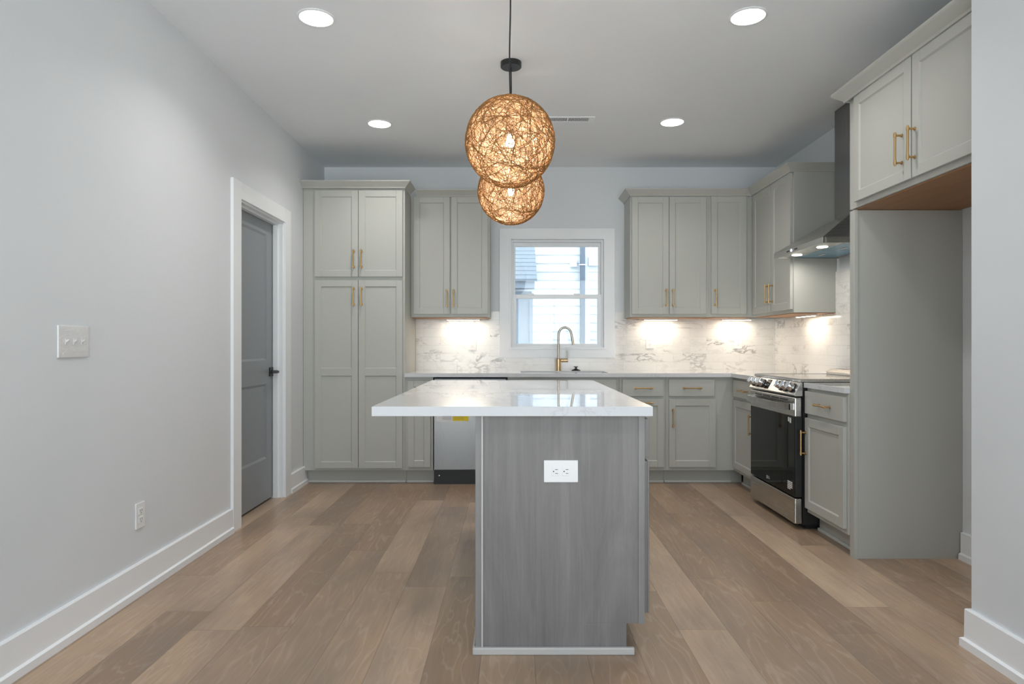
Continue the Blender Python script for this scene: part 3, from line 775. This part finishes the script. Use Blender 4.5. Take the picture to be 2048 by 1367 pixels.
for i in range(n):
    for j in range(n): fs.append((i*(n+1)+j,(i+1)*(n+1)+j,(i+1)*(n+1)+j+1,i*(n+1)+j+1))
fm.add(vs,fs,0,True); fm.build('plastic_film',M['film'],t)['label']='crinkled clear plastic film'

# ------------------------------------------------------------------ island
IX0,IX1,IY0,IY1=-.138,.492,2.42,4.09
isl=thing('kitchen_island','grey stained wood kitchen island base','kitchen island',(0,IY0,0))
D=IY1-IY0
m=MB(); m.box(IX0,0.0,.111,IX1,D,.886); m.box(IX0,0.0,0,.4246,D,.111); m.build('body',M['island'],isl,bevel=.001)
m=MB(); m.box(IX0,-.004,.026,IX0+.022,-.0005,.886); m.build('corner_stile',M['island_edge'],isl,bevel=.0008)
m=MB(); m.box(IX0+.022,-.009,.026,IX0+.029,-.0005,.886); m.build('corner_bead',M['bead'],isl,bevel=.001)
m=MB(); m.box(IX1-.024,-.004,.111,IX1,-.0005,.886); m.build('face_frame_edge',M['island_edge'],isl,bevel=.001)
m=MB(); m.box(IX0-.010,-.017,0,.452,-.0005,.027); m.box(IX0-.010,-.0005,0,IX0-.0005,D+.01,.027); m.build('base_molding',M['mold'],isl,bevel=.004)['label']='pale base molding'
n3=3; wd=D/n3
for i in range(n3):
    # fronts face +X
    e=bpy.data.objects.new
    x0=i*wd+.012; x1=(i+1)*wd-.012
    o=shaker(x1-x0,.145,slab=True).build('drawer',M['island'],isl,loc=(IX1,x0-.0+.0,.727),rotz=PI/2,bevel=.0018)
    handle(o,(x1-x0)/2,.0725,False)
    o=shaker(x1-x0,.567).build('door',M['island'],isl,loc=(IX1,x0,.146),rotz=PI/2,bevel=.0018)
    handle(o,.04 if i%2 else x1-x0-.04,.45,True)
m=bx(-.513,2.364,.888,.511,4.136,.923)
tag(m.build('island_countertop',M['quartz'],bevel=.0015),'glossy white quartz slab on the island','countertop')

# ------------------------------------------------------------------ pendants
def strands(m,R,n,seg,r,mi=0,lo=-.55,hi=.75,wob=.006):
    for _ in range(n):
        nrm=Vector((random.gauss(0,1),random.gauss(0,1),random.gauss(0,1))).normalized()
        a=nrm.orthogonal().normalized(); b=nrm.cross(a)
        h=random.uniform(lo,hi)*R; rr=math.sqrt(R*R-h*h)
        ph=random.uniform(0,6); f1=random.choice((2,3,4,5)); am=random.uniform(.2,1)*.10
        pts=[]
        for i in range(seg):
            t=2*PI*i/seg
            hh=h+am*R*math.sin(f1*t+ph); hh=max(-R*.98,min(R*.98,hh)); rr=math.sqrt(R*R-hh*hh)
            p=(a*math.cos(t)+b*math.sin(t))*rr+nrm*hh
            pts.append(p*(1+random.uniform(-wob,wob)))
        m.tube(pts,r,4,mi,closed=True,smooth=False)
PR=.193
mo=MB(); strands(mo,PR,60,72,.0011,lo=-.9,hi=.9); strands(mo,PR*.994,170,60,.0007,lo=-.95,hi=.95)
mi_=MB(); strands(mi_,PR*.975,330,44,.0009,lo=-.95,hi=.95,wob=.004)
me_o=mo.build('woven_shade',M['strand'],recalc=False); me_i=mi_.build('inner_fibre',M['fibre'],recalc=False)
MO,MI=me_o.data,me_i.data; bpy.data.objects.remove(me_o); bpy.data.objects.remove(me_i)
def pendant(label,x,y,z):
    t=thing('pendant_light',label,'pendant light',(x,y,z),0,'woven globe pendants over the island')
    sh=bpy.data.objects.new('woven_shade',MO); COL.objects.link(sh); sh.parent=t; sh['label']='woven tan fibre globe'
    q=bpy.data.objects.new('inner_fibre',MI); COL.objects.link(q); q.parent=sh
    dz=HC-z
    m=MB(); m.lathe([(.060,dz),(.060,dz-.027),(.057,dz-.030),(0,dz-.030)],n=40); m.build('canopy',M['black'],t)
    pts=[]
    for i in range(15):
        u=i/14; pts.append((.002*math.sin(u*7),0,dz-.03-(dz-.03-PR+.012)*u))
    m=MB(); m.tube(pts,.0033,8); m.build('cord',M['rubber'],t)
    m=MB(); m.tube([(0,0,PR-.012),(0,0,.075)],.004,8); m.lathe([(.0,.085),(.018,.083),(.020,.04),(.016,.035),(0,.035)],n=20); m.build('socket',M['black'],t)
    m=MB(); m.lathe([(0,.036),(.012,.03),(.012,.022),(.018,.006),(.019,-.006),(.015,-.018),(.007,-.025),(0,-.026)],n=20); m.build('bulb',M['bulb'],t)
    lamp('bulb_light','POINT',(x,y,z-.012),BULB_W,(1,.91,.78),size=.034)
pendant('nearer and larger looking woven globe pendant lamp over the island',(1020-1025)*2.79/F,2.79,2.017)
pendant('farther woven globe pendant lamp with its black ceiling canopy in view',(1022-1025)*3.75/F,3.75,2.033)

# ------------------------------------------------------------------ ceiling: downlights, register
def downlight(label,x,y):
    t=thing('recessed_light',label,'ceiling light',(x,y,HC),0,'recessed ceiling lights')
    MB().lathe([(.083,-.0005),(.094,-.0005),(.094,-.003),(.088,-.006),(.081,-.006),(.079,-.0025),(.083,-.0005)],n=48).build('trim_ring',M['trim'],t)
    MB().lathe([(.079,-.001),(.079,-.003),(0,-.003)],n=40).build('lens',M['led'],t)
    lamp('recessed_lamp','AREA',(x,y,HC-.010),DOWN_W,(1,.965,.93),size=.15,spread=2.3)
downlight('left of the two nearer round recessed ceiling lights',-.977,3.235)
downlight('right of the two nearer round recessed ceiling lights',1.167,3.22)
downlight('left of the two farther round recessed ceiling lights',-.979,4.785)
downlight('right of the two farther round recessed ceiling lights',1.167,4.75)
for x,y in ((-.977,.9),(.98,.9)): downlight('unseen recessed light added behind the viewer to light the near area',x,y)  # unseen pair, added to light the area near the camera
t=thing('air_vent','white slotted air register in the ceiling beside the pendant','air vent',(.40,4.69,HC))
m=MB(); w_,h_=.19,.055
m.box(-w_,-h_,-.006,w_,-.038,-.0005); m.box(-w_,.038,-.006,w_,h_,-.0005); m.box(-w_,-.038,-.006,-.165,.038,-.0005); m.box(.150,-.038,-.006,w_,.038,-.0005); m.box(-.010,-.038,-.006,.0,.038,-.0005)
m.build('frame',M['trim'],t,bevel=.001)
bx(-.165,-.038,-.0015,.15,.038,-.0006).build('duct_opening',M['slot'],t)
m=MB()
for i in range(15):
    for b0 in (-.163,.002):
        x_=b0+i*.0101; m.box(x_,-.038,-.005,x_+.0045,.038,-.002)
m.build('louvers',M['trim'],t)

# ------------------------------------------------------------------ outdoors
ns=thing('neighboring_house','white lap sided house seen through the kitchen window','house',(0,9,-.3))
m=MB(); lap=.117
for i in range(int(6.6/lap)):
    z=i*lap; P=[(0,z),(-.016,z),(-.004,z+lap),(0,z+lap)]
    vs=[(xx,a,b) for xx in (-9,9) for a,b in P]; m.add(vs,[(0,1,2,3),(7,6,5,4),(0,4,5,1),(1,5,6,2),(2,6,7,3),(3,7,4,0)])
m.box(-9,.0,0,9,.1,6.6)
m.build('siding_wall',M['siding'],ns)
def oz(z): return z+.3
m=bx(.93,-.11,0,.995,-.03,5.5); m.build('downspout',M['gutter'],ns,bevel=.006)
m=MB(); m.box(.995,-.03,0,1.04,-.001,5.5); m.build('corner_board',M['siding'],ns)
m=MB(); m.box(.91,-.115,oz(2.235),1.015,-.105,oz(2.25)); m.build('downspout_strap',M['siding'],ns)
m=MB(); m.box(1.045,-.06,oz(2.235),1.5,-.017,oz(2.36)); m.build('utility_box',M['siding'],ns,bevel=.004)
m=MB(); m.box(.79,-.05,oz(2.22),.89,-.017,oz(2.32)); m.build('wall_vent',M['siding'],ns,bevel=.004)
m=MB(); m.box(-2,-.70,0,.246,-.02,oz(1.83)); m.build('porch_wall',M['greywall'],ns)
m=MB(); m.box(.215,-.715,0,.260,-.7005,oz(1.80)); m.build('porch_corner_board',M['greywall'],ns)
m=MB(); m.box(-2,-.90,oz(1.855),.275,-.70,oz(1.95)); m.build('fascia',M['greywall'],ns)
m=MB(); n=8
for i in range(n):
    a,b=i/n,(i+1)/n; y0,y1=-.93+a*.83,-.93+b*.83; z0,z1=oz(1.955)+a*.52,oz(1.955)+b*.52
    vs=[(xx,yy,zz) for xx in (-2,.305) for yy,zz in ((y0,z0+.012),(y1+.02,z1+.0135),(y1+.02,z1-.02),(y0,z0-.02))]
    m.add(vs,[(0,1,2,3),(7,6,5,4),(0,4,5,1),(1,5,6,2),(2,6,7,3),(3,7,4,0)])
m.build('shingle_roof',M['shingle'],ns)
struct("wall_sky_block",bx(-9,YB+.001,HC+.121,9,YB+T,5.2),M['siding'])  # unseen upper storey, added to block sky and shade the neighbouring siding
m=MB(); m.box(-9,YB+.001,-.3,XL-T-.001,YB+T,HC+.12); m.box(XR+T+.001,YB+.001,-.3,9,YB+T,HC+.12)
struct('wall_sky_block_side',m,M['siding'])  # unseen side stretches of the same added sky blocker
struct('ground',bx(-12,6.11,-.42,12,20,-.3),M['ground'])
